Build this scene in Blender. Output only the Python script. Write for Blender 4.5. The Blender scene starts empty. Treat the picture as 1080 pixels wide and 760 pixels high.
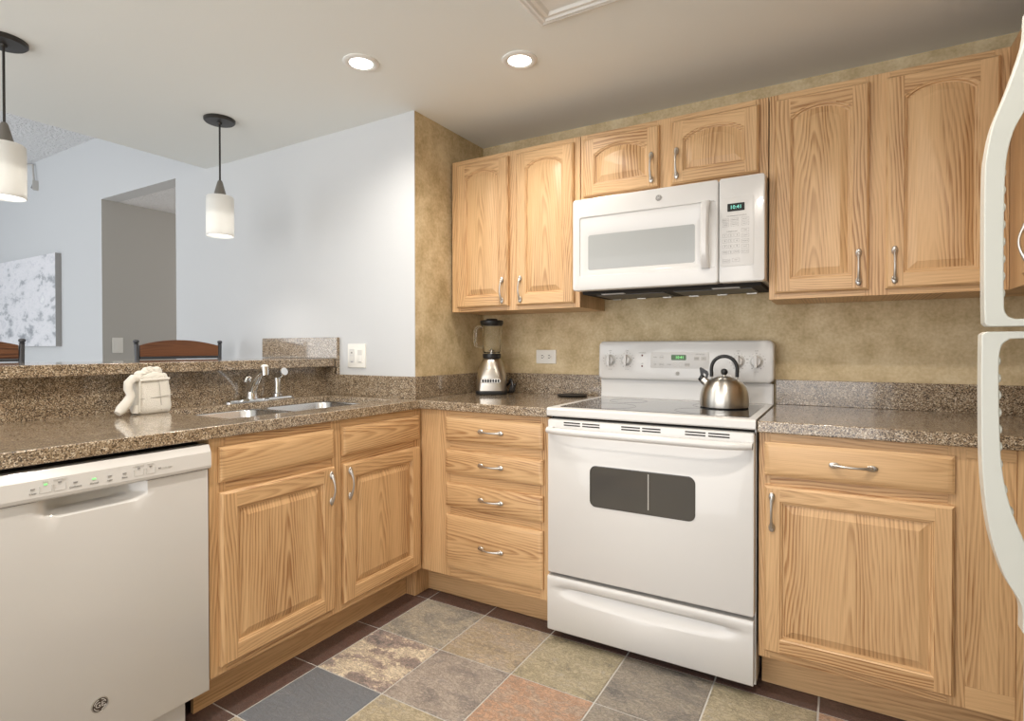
import bpy, bmesh, math, random
from mathutils import Vector, Matrix
random.seed(7)
SC = bpy.context.scene
COL = SC.collection
PI = math.pi

# ------------------------------------------------------------------ camera, world, lights
cam_d = bpy.data.cameras.new('camera')
cam = bpy.data.objects.new('camera', cam_d); COL.objects.link(cam)
yaw, pitch, roll = -0.5321, -0.0093, -0.001
fw = Vector((math.sin(yaw)*math.cos(pitch), math.cos(yaw)*math.cos(pitch), math.sin(pitch)))
r0 = Vector((math.cos(yaw), -math.sin(yaw), 0)); u0 = r0.cross(fw)
rt = r0*math.cos(roll)+u0*math.sin(roll); up = -r0*math.sin(roll)+u0*math.cos(roll)
M = Matrix(((rt.x, up.x, -fw.x, .9923), (rt.y, up.y, -fw.y, -2.5959), (rt.z, up.z, -fw.z, 1.1527), (0, 0, 0, 1)))
cam.matrix_world = M
cam_d.sensor_width = 36; cam_d.lens = 586.3/1080*36; cam_d.shift_y = -8.15/1080
cam_d.clip_start = .02
SC.camera = cam

w = bpy.data.worlds.new('world'); SC.world = w; w.use_nodes = True
w.node_tree.nodes['Background'].inputs[0].default_value = (.86, .93, 1, 1)
w.node_tree.nodes['Background'].inputs[1].default_value = .50
SC.view_settings.view_transform = 'Standard'; SC.view_settings.look = 'None'
SC.view_settings.gamma = 1; SC.view_settings.use_curve_mapping = False
SC.view_settings.exposure = -0.03

def light(name, kind, loc, energy, col=(1, 1, 1), aim=None, **kw):
    d = bpy.data.lights.new(name, kind); d.energy = energy; d.color = col
    for k, v in kw.items(): setattr(d, k, v)
    o = bpy.data.objects.new(name, d); COL.objects.link(o); o.location = loc
    if aim is not None:
        o.rotation_euler = (Vector(aim)-Vector(loc)).to_track_quat('-Z', 'Y').to_euler()
    return o
WARM = (1, .92, .82)
light('fill_light_room', 'AREA', (-.3, -4.4, 1.25), 66, (1, .985, .97), (-.2, 0, 1.9), shape='RECTANGLE', size=3.2, size_y=2.0)  # soft fill added behind the camera, no window modelled there
light('fill_light_dining', 'AREA', (-4.6, -4.4, 1.3), 66, (.93, .97, 1), (-3.4, -.6, 1.9), shape='RECTANGLE', size=3.0, size_y=2.0)  # unseen cool fill, aimed up to brighten dining wall and popcorn ceiling
for x, y, e in ((-.616, -1.024, 38), (-.072, -.728, 34), (.92, -1.40, 60), (-.15, -2.0, 70)):
    light('ceiling_can_light', 'SPOT', (x, y, 2.245), e, WARM, (x, y, 0), spot_size=math.radians(150), spot_blend=.9, shadow_soft_size=.05)
for y in (-.983, -1.792):
    light('pendant_light', 'SPOT', (-1.601, y, 1.688), 11, (1, .95, .88), (-1.601, y, 0), spot_size=math.radians(128), spot_blend=1.0, shadow_soft_size=.045)
light('hall_light', 'POINT', (-3.1, 1.2, 1.6), 20, (1, .84, .68), shadow_soft_size=.2)

# ------------------------------------------------------------------ materials
def new_mat(name):
    m = bpy.data.materials.new(name); m.use_nodes = True
    nt = m.node_tree; b = nt.nodes['Principled BSDF']
    return m, nt, b
def N(nt, t, **kw):
    n = nt.nodes.new(t)
    for k, v in kw.items():
        if k.startswith('_'): setattr(n, k[1:], v)
        else: n.inputs[k].default_value = v
    return n
def L(nt, a, b): nt.links.new(a, b)
def plain(name, col, rough=.5, metal=0., spec=.5, coat=0., emit=None, es=0, trans=0, bump=None, ior=1.45):
    m, nt, b = new_mat(name)
    b.inputs['Base Color'].default_value = (*col, 1); b.inputs['Roughness'].default_value = rough
    b.inputs['Metallic'].default_value = metal; b.inputs['Specular IOR Level'].default_value = spec
    b.inputs['Coat Weight'].default_value = coat; b.inputs['Transmission Weight'].default_value = trans
    b.inputs['IOR'].default_value = ior
    if emit: b.inputs['Emission Color'].default_value = (*emit, 1); b.inputs['Emission Strength'].default_value = es
    if bump:
        tc = N(nt, 'ShaderNodeTexCoord'); no = N(nt, 'ShaderNodeTexNoise', Scale=bump[0], Detail=4.)
        bp = N(nt, 'ShaderNodeBump', Strength=bump[1], Distance=bump[2])
        L(nt, tc.outputs['Object'], no.inputs['Vector']); L(nt, no.outputs[0], bp.inputs['Height']); L(nt, bp.outputs[0], b.inputs['Normal'])
    return m
def ramp(nt, stops, interp='LINEAR'):
    r = nt.nodes.new('ShaderNodeValToRGB'); r.color_ramp.interpolation = interp
    e = r.color_ramp.elements
    while len(e) < len(stops): e.new(.5)
    for k, (p, c) in enumerate(stops): e[k].position = p; e[k].color = (*c, 1)
    return r
def math_n(nt, op, a, b=None):
    n = nt.nodes.new('ShaderNodeMath'); n.operation = op
    for k, v in enumerate((a, b)):
        if v is None: continue
        if isinstance(v, (int, float)): n.inputs[k].default_value = v
        else: L(nt, v, n.inputs[k])
    return n.outputs[0]

def make_oak(name='oak', light_c=(.72, .472, .245), dark_c=(.34, .168, .064), rough=.42):
    m, nt, b = new_mat(name)
    uv = N(nt, 'ShaderNodeUVMap'); sep = N(nt, 'ShaderNodeSeparateXYZ'); L(nt, uv.outputs[0], sep.inputs[0])
    U, Vv = sep.outputs[0], sep.outputs[1]
    def warped(su, sv, detail=3, sc=1.):
        c = N(nt, 'ShaderNodeCombineXYZ'); L(nt, math_n(nt, 'MULTIPLY', U, su), c.inputs[0]); L(nt, math_n(nt, 'MULTIPLY', Vv, sv), c.inputs[1])
        n = N(nt, 'ShaderNodeTexNoise', Scale=sc, Detail=float(detail), Roughness=.55); L(nt, c.outputs[0], n.inputs['Vector']); return n.outputs[0]
    n1 = warped(8, 1.3, 2); n2 = warped(30, 3, 2); n3 = warped(380, 7, 2); n4 = warped(9, .9, 1); n5 = warped(24, 1.2, 1)
    r = math_n(nt, 'SQRT', math_n(nt, 'ADD', math_n(nt, 'MULTIPLY', U, U), .0002))
    val = math_n(nt, 'ADD', math_n(nt, 'MULTIPLY', r, 92.), math_n(nt, 'MULTIPLY', Vv, 5.5))
    val = math_n(nt, 'ADD', val, math_n(nt, 'MULTIPLY', n1, 6.5))
    val = math_n(nt, 'ADD', val, math_n(nt, 'MULTIPLY', n2, .7))
    s = math_n(nt, 'FRACT', val)
    tri = math_n(nt, 'MULTIPLY', math_n(nt, 'POWER', s, 3.), math_n(nt, 'MULTIPLY', math_n(nt, 'SUBTRACT', 1., s), 9.5))   # early-wood band
    pores = math_n(nt, 'MULTIPLY', math_n(nt, 'SUBTRACT', n3, .47), 2.2)
    t = math_n(nt, 'MULTIPLY', tri, math_n(nt, 'MULTIPLY', math_n(nt, 'MULTIPLY', n3, 1.35), math_n(nt, 'SUBTRACT', math_n(nt, 'MAXIMUM', math_n(nt, 'MULTIPLY', n4, 3.0), 1.0), .88)))
    t = math_n(nt, 'ADD', t, math_n(nt, 'MULTIPLY', pores, .30))
    t = math_n(nt, 'ADD', t, math_n(nt, 'MULTIPLY', math_n(nt, 'SUBTRACT', n4, .5), .30))
    t = math_n(nt, 'ADD', t, math_n(nt, 'MULTIPLY', math_n(nt, 'SUBTRACT', n5, .5), .35))
    t = math_n(nt, 'ADD', t, .17)
    mid = tuple(.56*a+.44*c for a, c in zip(light_c, dark_c))
    rp = ramp(nt, [(0., light_c), (.5, mid), (1., dark_c)])
    L(nt, t, rp.inputs[0]); L(nt, rp.outputs[0], b.inputs['Base Color'])
    b.inputs['Roughness'].default_value = rough; b.inputs['Coat Weight'].default_value = .08; b.inputs['Coat Roughness'].default_value = .3
    bp = N(nt, 'ShaderNodeBump', Strength=.12, Distance=.0006); L(nt, t, bp.inputs['Height']); L(nt, bp.outputs[0], b.inputs['Normal'])
    return m
OAK = make_oak()
STOOLWOOD = make_oak('stool_wood', (.22, .085, .035), (.08, .028, .012), .3)

def make_granite():
    m, nt, b = new_mat('speckled_granite')
    tc = N(nt, 'ShaderNodeTexCoord')
    vo = N(nt, 'ShaderNodeTexVoronoi', Scale=340.); L(nt, tc.outputs['Object'], vo.inputs['Vector'])
    sp = N(nt, 'ShaderNodeSeparateColor'); L(nt, vo.outputs['Color'], sp.inputs[0])
    rp = ramp(nt, [(0, (.05, .032, .02)), (.16, (.125, .083, .048)), (.32, (.22, .152, .092)), (.50, (.315, .232, .147)), (.70, (.40, .315, .217)), (.86, (.52, .435, .325)), (.95, (.68, .60, .48))], 'CONSTANT')
    no = N(nt, 'ShaderNodeTexNoise', Scale=28., Detail=3.); L(nt, tc.outputs['Object'], no.inputs['Vector'])
    f = math_n(nt, 'ADD', sp.outputs[0], math_n(nt, 'MULTIPLY', math_n(nt, 'SUBTRACT', no.outputs[0], .5), .35))
    L(nt, f, rp.inputs[0]); L(nt, rp.outputs[0], b.inputs['Base Color'])
    b.inputs['Roughness'].default_value = .3; b.inputs['Specular IOR Level'].default_value = .5; b.inputs['Coat Weight'].default_value = 1.; b.inputs['Coat Roughness'].default_value = .07
    return m
GRANITE = make_granite()

def make_wallpaper(name, c1, c2, c3, sc=9.):
    m, nt, b = new_mat(name)
    tc = N(nt, 'ShaderNodeTexCoord')
    n1 = N(nt, 'ShaderNodeTexNoise', Scale=sc, Detail=6., Roughness=.62); n2 = N(nt, 'ShaderNodeTexNoise', Scale=85., Detail=3.)
    L(nt, tc.outputs['Object'], n1.inputs['Vector']); L(nt, tc.outputs['Object'], n2.inputs['Vector'])
    f = math_n(nt, 'ADD', math_n(nt, 'MULTIPLY', n1.outputs[0], .75), math_n(nt, 'MULTIPLY', n2.outputs[0], .3))
    rp = ramp(nt, [(.36, c1), (.52, c2), (.68, c3)]); L(nt, f, rp.inputs[0]); L(nt, rp.outputs[0], b.inputs['Base Color'])
    b.inputs['Roughness'].default_value = .75
    return m
TAN = make_wallpaper('tan_wallpaper', (.43, .325, .17), (.60, .475, .285), (.74, .62, .41))
WHITEWALL = plain('white_wall_paint', (.62, .63, .64), .8, bump=(160., .25, .002))
CEIL = plain('ceiling_paint', (.81, .825, .80), .85, bump=(220., .15, .002))
POPCORN = plain('popcorn_ceiling', (.88, .88, .89), .95, bump=(55., 1., .03))
HALLP = plain('hall_paint', (.50, .485, .455), .8)
TRIMW = plain('trim_white', (.78, .77, .74), .5)

def make_slate(name, cols, sc=7., stretch=(1, 1.8, 1), vein=.5, rough=.42):
    m, nt, b = new_mat(name)
    tc = N(nt, 'ShaderNodeTexCoord'); mp = N(nt, 'ShaderNodeMapping'); mp.inputs['Scale'].default_value = stretch
    mp.inputs['Rotation'].default_value = (0, 0, random.uniform(0, 3))
    L(nt, tc.outputs['Object'], mp.inputs[0])
    n1 = N(nt, 'ShaderNodeTexNoise', Scale=sc, Detail=9., Roughness=.68, Distortion=.5); L(nt, mp.outputs[0], n1.inputs['Vector'])
    n2 = N(nt, 'ShaderNodeTexNoise', Scale=38., Detail=8., Roughness=.75, Distortion=.4); L(nt, mp.outputs[0], n2.inputs['Vector'])
    n3 = N(nt, 'ShaderNodeTexNoise', Scale=130., Detail=5., Roughness=.7); L(nt, tc.outputs['Object'], n3.inputs['Vector'])
    f = math_n(nt, 'ADD', math_n(nt, 'MULTIPLY', n1.outputs[0], .56), math_n(nt, 'ADD', math_n(nt, 'MULTIPLY', n2.outputs[0], .28), math_n(nt, 'MULTIPLY', n3.outputs[0], .16)))
    k = len(cols); rp = ramp(nt, [(.40+.21*i/(k-1), c) for i, c in enumerate(cols)])
    L(nt, f, rp.inputs[0])
    # thin dark cleft lines along the ridges of the layered stone
    cl = math_n(nt, 'ABSOLUTE', math_n(nt, 'SUBTRACT', n2.outputs[0], .5))
    cr = ramp(nt, [(0., (1-vein, 1-vein, 1-vein)), (.05, (1, 1, 1))]); L(nt, cl, cr.inputs[0])
    mx = N(nt, 'ShaderNodeMix', _data_type='RGBA', _blend_type='MULTIPLY'); mx.inputs[0].default_value = 1
    L(nt, rp.outputs[0], mx.inputs[6]); L(nt, cr.outputs[0], mx.inputs[7])
    L(nt, mx.outputs[2], b.inputs['Base Color'])
    b.inputs['Roughness'].default_value = rough
    h = math_n(nt, 'ADD', f, math_n(nt, 'MULTIPLY', n2.outputs[0], .6))
    bp = N(nt, 'ShaderNodeBump', Strength=.8, Distance=.010); L(nt, h, bp.inputs['Height']); L(nt, bp.outputs[0], b.inputs['Normal'])
    return m
SLATES = [
    make_slate('slate_grey_tan', [(0.230, 0.218, 0.199), (0.367, 0.342, 0.296), (0.514, 0.450, 0.347), (0.448, 0.428, 0.396)]),
    make_slate('slate_ochre', [(0.331, 0.281, 0.223), (0.492, 0.396, 0.268), (0.454, 0.390, 0.326), (0.592, 0.450, 0.284)]),
    make_slate('slate_yellow_green', [(0.240, 0.216, 0.174), (0.444, 0.384, 0.258), (0.516, 0.444, 0.312), (0.384, 0.354, 0.300)]),
    make_slate('slate_grey_brown', [(0.200, 0.187, 0.174), (0.305, 0.272, 0.235), (0.394, 0.342, 0.278), (0.292, 0.272, 0.253)]),
    make_slate('slate_multicolour', [(0.169, 0.157, 0.157), (0.334, 0.283, 0.257), (0.407, 0.317, 0.292), (0.722, 0.620, 0.467), (0.830, 0.728, 0.563), (0.364, 0.299, 0.274)], 5., vein=.6),
    make_slate('slate_purple_grey', [(0.245, 0.220, 0.206), (0.379, 0.329, 0.290), (0.470, 0.406, 0.349), (0.367, 0.329, 0.311)]),
    make_slate('slate_rust', [(0.361, 0.298, 0.246), (0.582, 0.352, 0.230), (0.448, 0.346, 0.276), (0.632, 0.440, 0.300)]),
    make_slate('slate_red_shaded', [(0.102, 0.060, 0.050), (0.156, 0.090, 0.074), (0.126, 0.082, 0.070), (0.180, 0.114, 0.096)], vein=.3),  # dark red slate with the toe-kick shadow painted into its colour
    make_slate('slate_blue', [(0.137, 0.149, 0.168), (0.185, 0.203, 0.229), (0.168, 0.180, 0.199), (0.239, 0.258, 0.277)], 4., vein=.15)]
GROUT = plain('grout', (.56, .54, .51), .9)

WHITE = plain('white_enamel', (.67, .66, .645), .22, coat=.4)
WHITEP = plain('white_plastic', (.65, .64, .625), .35)
DIMP = plain('switch_insert', (.70, .68, .64), .4)
SWITCHP = plain('switch_plastic', (.82, .80, .75), .35)
CREAM = plain('fridge_handle_plastic', (.60, .60, .55), .3, coat=.2)
GREYPR = plain('grey_print', (.28, .27, .26), .6)
BADGE = plain('badge_brown', (.06, .045, .035), .4)
PALEPR = plain('pale_grey_print', (.56, .54, .51), .6)
BLACK = plain('black_plastic', (.012, .012, .013), .35)
DARKGAP = plain('dark_gap', (.02, .017, .015), .8)
GLASSBLK = plain('black_ceramic_glass', (.035, .036, .04), .06, coat=.5)
BURNR = plain('burner_ring_print', (.10, .10, .105), .12)
NICKEL = plain('satin_nickel', (.56, .545, .52), .38, metal=1.)
CHROME = plain('chrome', (.78, .79, .80), .08, metal=1.)
def make_steel():
    m = plain('brushed_steel', (.66, .63, .58), .34, metal=1.); nt = m.node_tree; b = nt.nodes['Principled BSDF']
    b.inputs['Anisotropic'].default_value = .8; b.inputs['Anisotropic Rotation'].default_value = .25; tg = N(nt, 'ShaderNodeTangent', _direction_type='RADIAL', _axis='Z'); L(nt, tg.outputs[0], b.inputs['Tangent']); return m
STEEL = make_steel()
HOUSING = plain('brushed_housing', (.50, .46, .41), .3, metal=1.)
SINKST = plain('sink_steel', (.62, .63, .64), .25, metal=1.)
BRONZE = plain('dark_bronze', (.025, .022, .02), .4)
CONEM = plain('pendant_socket', (.22, .205, .185), .45, metal=.6)
GUN = plain('dark_stool_metal', (.09, .09, .095), .45, metal=.5)
CANVAS_SIDE = plain('canvas_edge', (.36, .35, .34), .7)
BULB = plain('pendant_diffuser', (.9, .9, .88), .5, emit=(1, .97, .92), es=2.2)
LIT = plain('lamp_lens', (1, 1, 1), .5, emit=(1, .96, .88), es=9.)
LED = plain('green_led', (.1, .5, .15), .5, emit=(.35, 1., .3), es=.9)
LEDDIM = plain('teal_display_digits', (.1, .5, .4), .5, emit=(.35, .9, .75), es=.7)
DISPBG = plain('display_window', (.02, .022, .02), .15)
DISPGR = plain('green_display_window', (.03, .05, .02), .2, emit=(.05, .22, .02), es=.25)
WINGLS = plain('microwave_window', (.36, .37, .365), .18, coat=.3)
OVENGL = plain('oven_window', (.065, .06, .052), .10, coat=.5)
GLASS = plain('clear_glass', (.95, .96, .95), .03, trans=1., ior=1.3)
def make_shade():
    m, nt, b = new_mat('frosted_glass_shade')
    b.inputs['Base Color'].default_value = (.86, .86, .84, 1); b.inputs['Roughness'].default_value = .5
    tr = N(nt, 'ShaderNodeBsdfTranslucent'); tr.inputs[0].default_value = (.95, .94, .92, 1)
    mx = N(nt, 'ShaderNodeMixShader'); mx.inputs[0].default_value = .28
    L(nt, b.outputs[0], mx.inputs[1]); L(nt, tr.outputs[0], mx.inputs[2])
    L(nt, mx.outputs[0], nt.nodes['Material Output'].inputs['Surface'])
    return m
SHADE = make_shade()
def make_towel():
    m = plain('white_terry_cloth', (.86, .83, .76), .95, bump=(420., .8, .006)); return m
TOWEL = make_towel()
TOWELSTRIPE = plain('towel_stripe', (.55, .52, .47), .95)
def make_art():
    m, nt, b = new_mat('abstract_canvas_paint')
    tc = N(nt, 'ShaderNodeTexCoord'); mp = N(nt, 'ShaderNodeMapping'); mp.inputs['Scale'].default_value = (1, 1, 2.0)
    L(nt, tc.outputs['Object'], mp.inputs[0])
    n1 = N(nt, 'ShaderNodeTexNoise', Scale=4.2, Detail=9., Roughness=.66, Distortion=.1); L(nt, mp.outputs[0], n1.inputs['Vector'])
    rp = ramp(nt, [(.30, (.25, .26, .29)), (.40, (.45, .46, .49)), (.46, (.72, .72, .75)), (.56, (.80, .79, .82)), (.62, (.66, .66, .70)), (.68, (.86, .86, .87))])
    L(nt, n1.outputs[0], rp.inputs[0]); L(nt, rp.outputs[0], b.inputs['Base Color']); b.inputs['Roughness'].default_value = .6
    return m
ART = make_art()

# ------------------------------------------------------------------ mesh builder
class MB:
    def __init__(s):
        s.bm = bmesh.new(); s.uv = s.bm.loops.layers.uv.new('UVMap'); s.mats = []
    def mi(s, m):
        if m not in s.mats: s.mats.append(m)
        return s.mats.index(m)
    def poly(s, pts, mat, grain=None, c=None, off=None):
        vs = [s.bm.verts.new(p) for p in pts]
        try: f = s.bm.faces.new(vs)
        except ValueError: return None
        f.material_index = s.mi(mat); s._uv([f], grain, c, off); return f
    def _uv(s, faces, grain, c=None, off=None):
        if grain is None: return
        if off is None: off = (random.uniform(-.05, .05), random.uniform(0, 20))
        cs = [l.vert.co for f in faces for l in f.loops]
        if c is None: c = sum(cs, Vector())/len(cs)
        g = 'xyz'.index(grain); oth = [a for a in range(3) if a != g]
        for f in faces:
            f.normal_update(); n = f.normal
            a = oth[0] if abs(n[oth[0]]) <= abs(n[oth[1]]) else oth[1]
            for l in f.loops: l[s.uv].uv = (l.vert.co[a]-c[a]+off[0], l.vert.co[g]+off[1])
    def uv_each(s, faces, c, off):
        for f in faces:
            xs = [v.co.x for v in f.verts]; zs = [v.co.z for v in f.verts]
            s._uv([f], 'x' if max(xs)-min(xs) > max(zs)-min(zs) else 'z', c, off)
    def box(s, x0, x1, y0, y1, z0, z1, mat, grain=None, off=None):
        P = [(x, y, z) for x in (x0, x1) for y in (y0, y1) for z in (z0, z1)]
        v = [s.bm.verts.new(p) for p in P]; fs = []
        for q in ((0, 1, 3, 2), (4, 6, 7, 5), (0, 4, 5, 1), (2, 3, 7, 6), (0, 2, 6, 4), (1, 5, 7, 3)):
            f = s.bm.faces.new([v[i] for i in q]); f.material_index = s.mi(mat); fs.append(f)
        s._uv(fs, grain, None, off); return fs
    def prism(s, pts2, axis, a0, a1, mat, grain=None):
        """extrude a 2D polygon along axis; pts2 are the other two coordinates in xyz order"""
        def mk(p, a):
            q = list(p); q.insert('xyz'.index(axis), a); return q
        A = [s.bm.verts.new(mk(p, a0)) for p in pts2]; B = [s.bm.verts.new(mk(p, a1)) for p in pts2]
        fs = [s.bm.faces.new(A), s.bm.faces.new(B[::-1])]
        n = len(A)
        for i in range(n): fs.append(s.bm.faces.new((A[i], B[i], B[(i+1) % n], A[(i+1) % n])))
        for f in fs: f.material_index = s.mi(mat)
        s._uv(fs, grain); return fs
    def loft(s, loops, mat, caps=(True, True), closed=True, grain=None):
        R = [[s.bm.verts.new(p) for p in lp] for lp in loops]; fs = []
        n = len(R[0])
        for a, b in zip(R, R[1:]):
            for i in range(n if closed else n-1):
                j = (i+1) % n
                fs.append(s.bm.faces.new((a[i], a[j], b[j], b[i])))
        if caps[0]: fs.append(s.bm.faces.new(R[0][::-1]))
        if caps[1]: fs.append(s.bm.faces.new(R[-1]))
        for f in fs: f.material_index = s.mi(mat)
        s._uv(fs, grain); return fs
    def lathe(s, prof, mat, c=(0, 0, 0), seg=32, axis='z', caps=(True, True)):
        """prof: list of (radius, height)"""
        loops = []
        for r, h in prof:
            lp = []
            for i in range(seg):
                t = 2*PI*i/seg; a, b = r*math.cos(t), r*math.sin(t)
                p = {'z': (a, b, h), 'y': (a, h, b), 'x': (h, a, b)}[axis]
                lp.append((p[0]+c[0], p[1]+c[1], p[2]+c[2]))
            loops.append(lp)
        return s.loft(loops, mat, caps)
    def tube(s, pts, rad, mat, seg=10, flat=1., up=(0, 0, 1), caps=(True, True)):
        pts = [Vector(p) for p in pts]; n = len(pts)
        if isinstance(rad, (int, float)): rad = [rad]*n
        loops = []; pu = Vector(up)
        for i, p in enumerate(pts):
            d = (pts[min(i+1, n-1)]-pts[max(i-1, 0)]).normalized()
            a = pu.cross(d)
            if a.length < 1e-4: a = Vector((1, 0, 0)).cross(d)
            a.normalize(); b = d.cross(a)
            loops.append([p+a*rad[i]*math.cos(2*PI*k/seg)+b*rad[i]*flat*math.sin(2*PI*k/seg) for k in range(seg)])
        return s.loft(loops, mat, caps)
    def ball(s, c, r, mat, sc=(1, 1, 1), seg=16):
        prof = [(max(1e-4, r*math.sin(PI*i/10)), -r*math.cos(PI*i/10)) for i in range(11)]
        f = s.lathe(prof, mat, (0, 0, 0), seg)
        vs = {v for q in f for v in q.verts}
        for v in vs: v.co = Vector((v.co.x*sc[0]+c[0], v.co.y*sc[1]+c[1], v.co.z*sc[2]+c[2]))
    def rrect(s, x0, x1, z0, z1, r, n=5):
        out = []
        for cx, cz, a0 in ((x1-r, z1-r, 0), (x0+r, z1-r, 90), (x0+r, z0+r, 180), (x1-r, z0+r, 270)):
            for i in range(n+1):
                t = math.radians(a0+90*i/n); out.append((cx+r*math.cos(t), cz+r*math.sin(t)))
        return out
    def plate(s, x0, x1, z0, z1, y0, y1, r, mat, chamf=0., n=5):
        """rounded plate in the xz plane, front at y0 (< y1)"""
        lp = []
        def ring(ins, y): return [(x, y, z) for x, z in s.rrect(x0+ins, x1-ins, z0+ins, z1-ins, max(r-ins, 1e-4), n)]
        lp = [ring(0, y1), ring(0, y0+chamf)]
        if chamf: lp += [ring(chamf*.3, y0+chamf*.3), ring(chamf, y0)]
        return s.loft(lp, mat)
    def text(s, txt, x, z, size, y, mat, align='CENTER', ext=.0004):
        cu = bpy.data.curves.new('t', 'FONT'); cu.body = txt; cu.size = size; cu.align_x = align; cu.align_y = 'CENTER'; cu.extrude = ext; cu.resolution_u = 2
        ob = bpy.data.objects.new('t', cu); COL.objects.link(ob)
        dg = bpy.context.evaluated_depsgraph_get(); dg.update()
        me = bpy.data.meshes.new_from_object(ob.evaluated_get(dg))
        mi = s.mi(mat); vs = [s.bm.verts.new((v.co.x+x, y-v.co.z, v.co.y+z)) for v in me.vertices]
        for p in me.polygons:
            try:
                f = s.bm.faces.new([vs[i] for i in p.vertices]); f.material_index = mi
            except ValueError: pass
        bpy.data.objects.remove(ob); bpy.data.curves.remove(cu); bpy.data.meshes.remove(me)
    def build(s, name, parent=None, loc=None, rot=None, smooth=35, bevel=0., recalc=True, seg=2):
        if recalc: bmesh.ops.recalc_face_normals(s.bm, faces=s.bm.faces[:])
        me = bpy.data.meshes.new(name); s.bm.to_mesh(me); s.bm.free()
        for m in s.mats: me.materials.append(m)
        for p in me.polygons: p.use_smooth = True
        me.set_sharp_from_angle(angle=math.radians(smooth))
        o = bpy.data.objects.new(name, me); COL.objects.link(o)
        if parent: o.parent = parent
        if loc: o.location = loc
        if rot: o.rotation_euler = rot
        if bevel:
            b = o.modifiers.new('bevel', 'BEVEL'); b.width = bevel; b.segments = seg; b.limit_method = 'ANGLE'; b.angle_limit = math.radians(40); b.harden_normals = True
        return o

def thing(name, label, cat, loc=(0, 0, 0), rotz=0, group=None):
    o = bpy.data.objects.new(name, None); COL.objects.link(o); o.empty_display_size = .05
    o.location = loc; o.rotation_euler = (0, 0, rotz); return tag(o, label, cat, group)
def tag(o, label, cat, group=None):
    o['label'] = label; o['category'] = cat
    if group: o['group'] = group
    return o
def struct(o): o['kind'] = 'structure'; return o
def simple_box(name, x0, x1, y0, y1, z0, z1, mat):
    b = MB(); b.box(x0, x1, y0, y1, z0, z1, mat); return struct(b.build(name))
def copy_tree(o, parent=None):
    c = o.copy(); COL.objects.link(c)
    if parent: c.parent = parent
    for ch in list(o.children): copy_tree(ch, c)
    return c

# ------------------------------------------------------------------ room shell
H = 2.26; WY = -.582; TX = -.722
def make_floor():
    b = MB(); P = .3145; x0, y0 = -.634, -.598; g = .003
    b.box(-8, 2.3, -5.2, 3.2, -.06, -.003, GROUT)
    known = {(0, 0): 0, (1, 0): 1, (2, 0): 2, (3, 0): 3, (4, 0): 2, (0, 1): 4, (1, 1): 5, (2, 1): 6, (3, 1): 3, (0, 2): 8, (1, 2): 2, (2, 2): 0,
             **{(-1, j): 7 for j in range(-1, 9)}, **{(i, -1): 7 for i in range(9)}}  # perimeter tiles carry the painted toe-kick shadow
    for i in range(-8, 9):
        for j in range(-3, 13):
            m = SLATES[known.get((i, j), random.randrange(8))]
            xa, xb, ya, yb = x0+i*P+g, x0+(i+1)*P-g, y0-(j+1)*P+g, y0-j*P-g
            e = .002
            b.loft([[(xa, ya, -.003), (xb, ya, -.003), (xb, yb, -.003), (xa, yb, -.003)],
                    [(xa, ya, -.001), (xb, ya, -.001), (xb, yb, -.001), (xa, yb, -.001)],
                    [(xa+e, ya+e, 0), (xb-e, ya+e, 0), (xb-e, yb-e, 0), (xa+e, yb-e, 0)]], m, (False, True))
    return struct(b.build('floor', smooth=20))
make_floor()
simple_box('wall_back', TX-.13, 2.12, 0, .1, 0, H+.02, TAN)
simple_box('wall_left', TX-.012, TX, WY+.004, 0, 0, H, TAN)
b = MB(); b.prism([(-8, 0), (-3.722, 0), (-3.722, 2.255), (-2.73, 2.255), (-2.73, 0), (TX-.012, 0), (TX-.012, 2.9), (-8, 2.9)], 'y', WY, WY+.11, WHITEWALL)
b.box(TX-.012, TX, WY, WY+.004, 0, H, WHITEWALL)
struct(b.build('wall_dining'))
simple_box('wall_hall', -3.722, -3.7201, WY+.0005, 3.2, 0, 2.2555, HALLP)
simple_box('wall_right', 2.02, 2.12, -5.2, 0, 0, H+.02, TAN)
b = MB(); b.box(-3.80, -2.73, WY+.11, 3.2, 2.256, 2.4, POPCORN); struct(b.build('ceiling_hall'))
b = MB(); b.box(-2.39, 2.12, -5.2, .1, H, H+.5, CEIL); struct(b.build('ceiling'))
b = MB(); b.box(-8, -2.39, -5.2, WY, 2.72, 2.8, POPCORN); struct(b.build('ceiling_dining'))
simple_box('wall_peninsula', -1.45, -1.322, -3.2, WY, 0, 1.056, WHITEWALL)

# ------------------------------------------------------------------ cabinets (local frame: front face at y=0 facing -y)
def pull_mesh(m=NICKEL):
    """vertical pull centred on the origin, .115 long, standing out towards -y"""
    b = MB(); n = 15; pts = []; rad = []
    for i in range(n):
        t = i/(n-1); z = -.048+.096*t; out = -.006-.017*math.sin(PI*t)**.8
        pts.append((0, out, z)); rad.append(.0036+.0035*abs(2*t-1)**3)
    b.tube(pts, rad, m, 8, up=(1, 0, 0))
    for s in (-1, 1):
        b.ball((0, -.0045, s*.049), 1, m, (.0095, .0045, .015), 12)
        b.ball((0, -.010, s*.043), 1, m, (.0055, .006, .010), 10)
    return b
def add_pull(parent, x, y, z, horizontal=False):
    o = pull_mesh().build('handle', parent, (x, y, z), (0, PI/2, 0) if horizontal else None); return o

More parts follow.
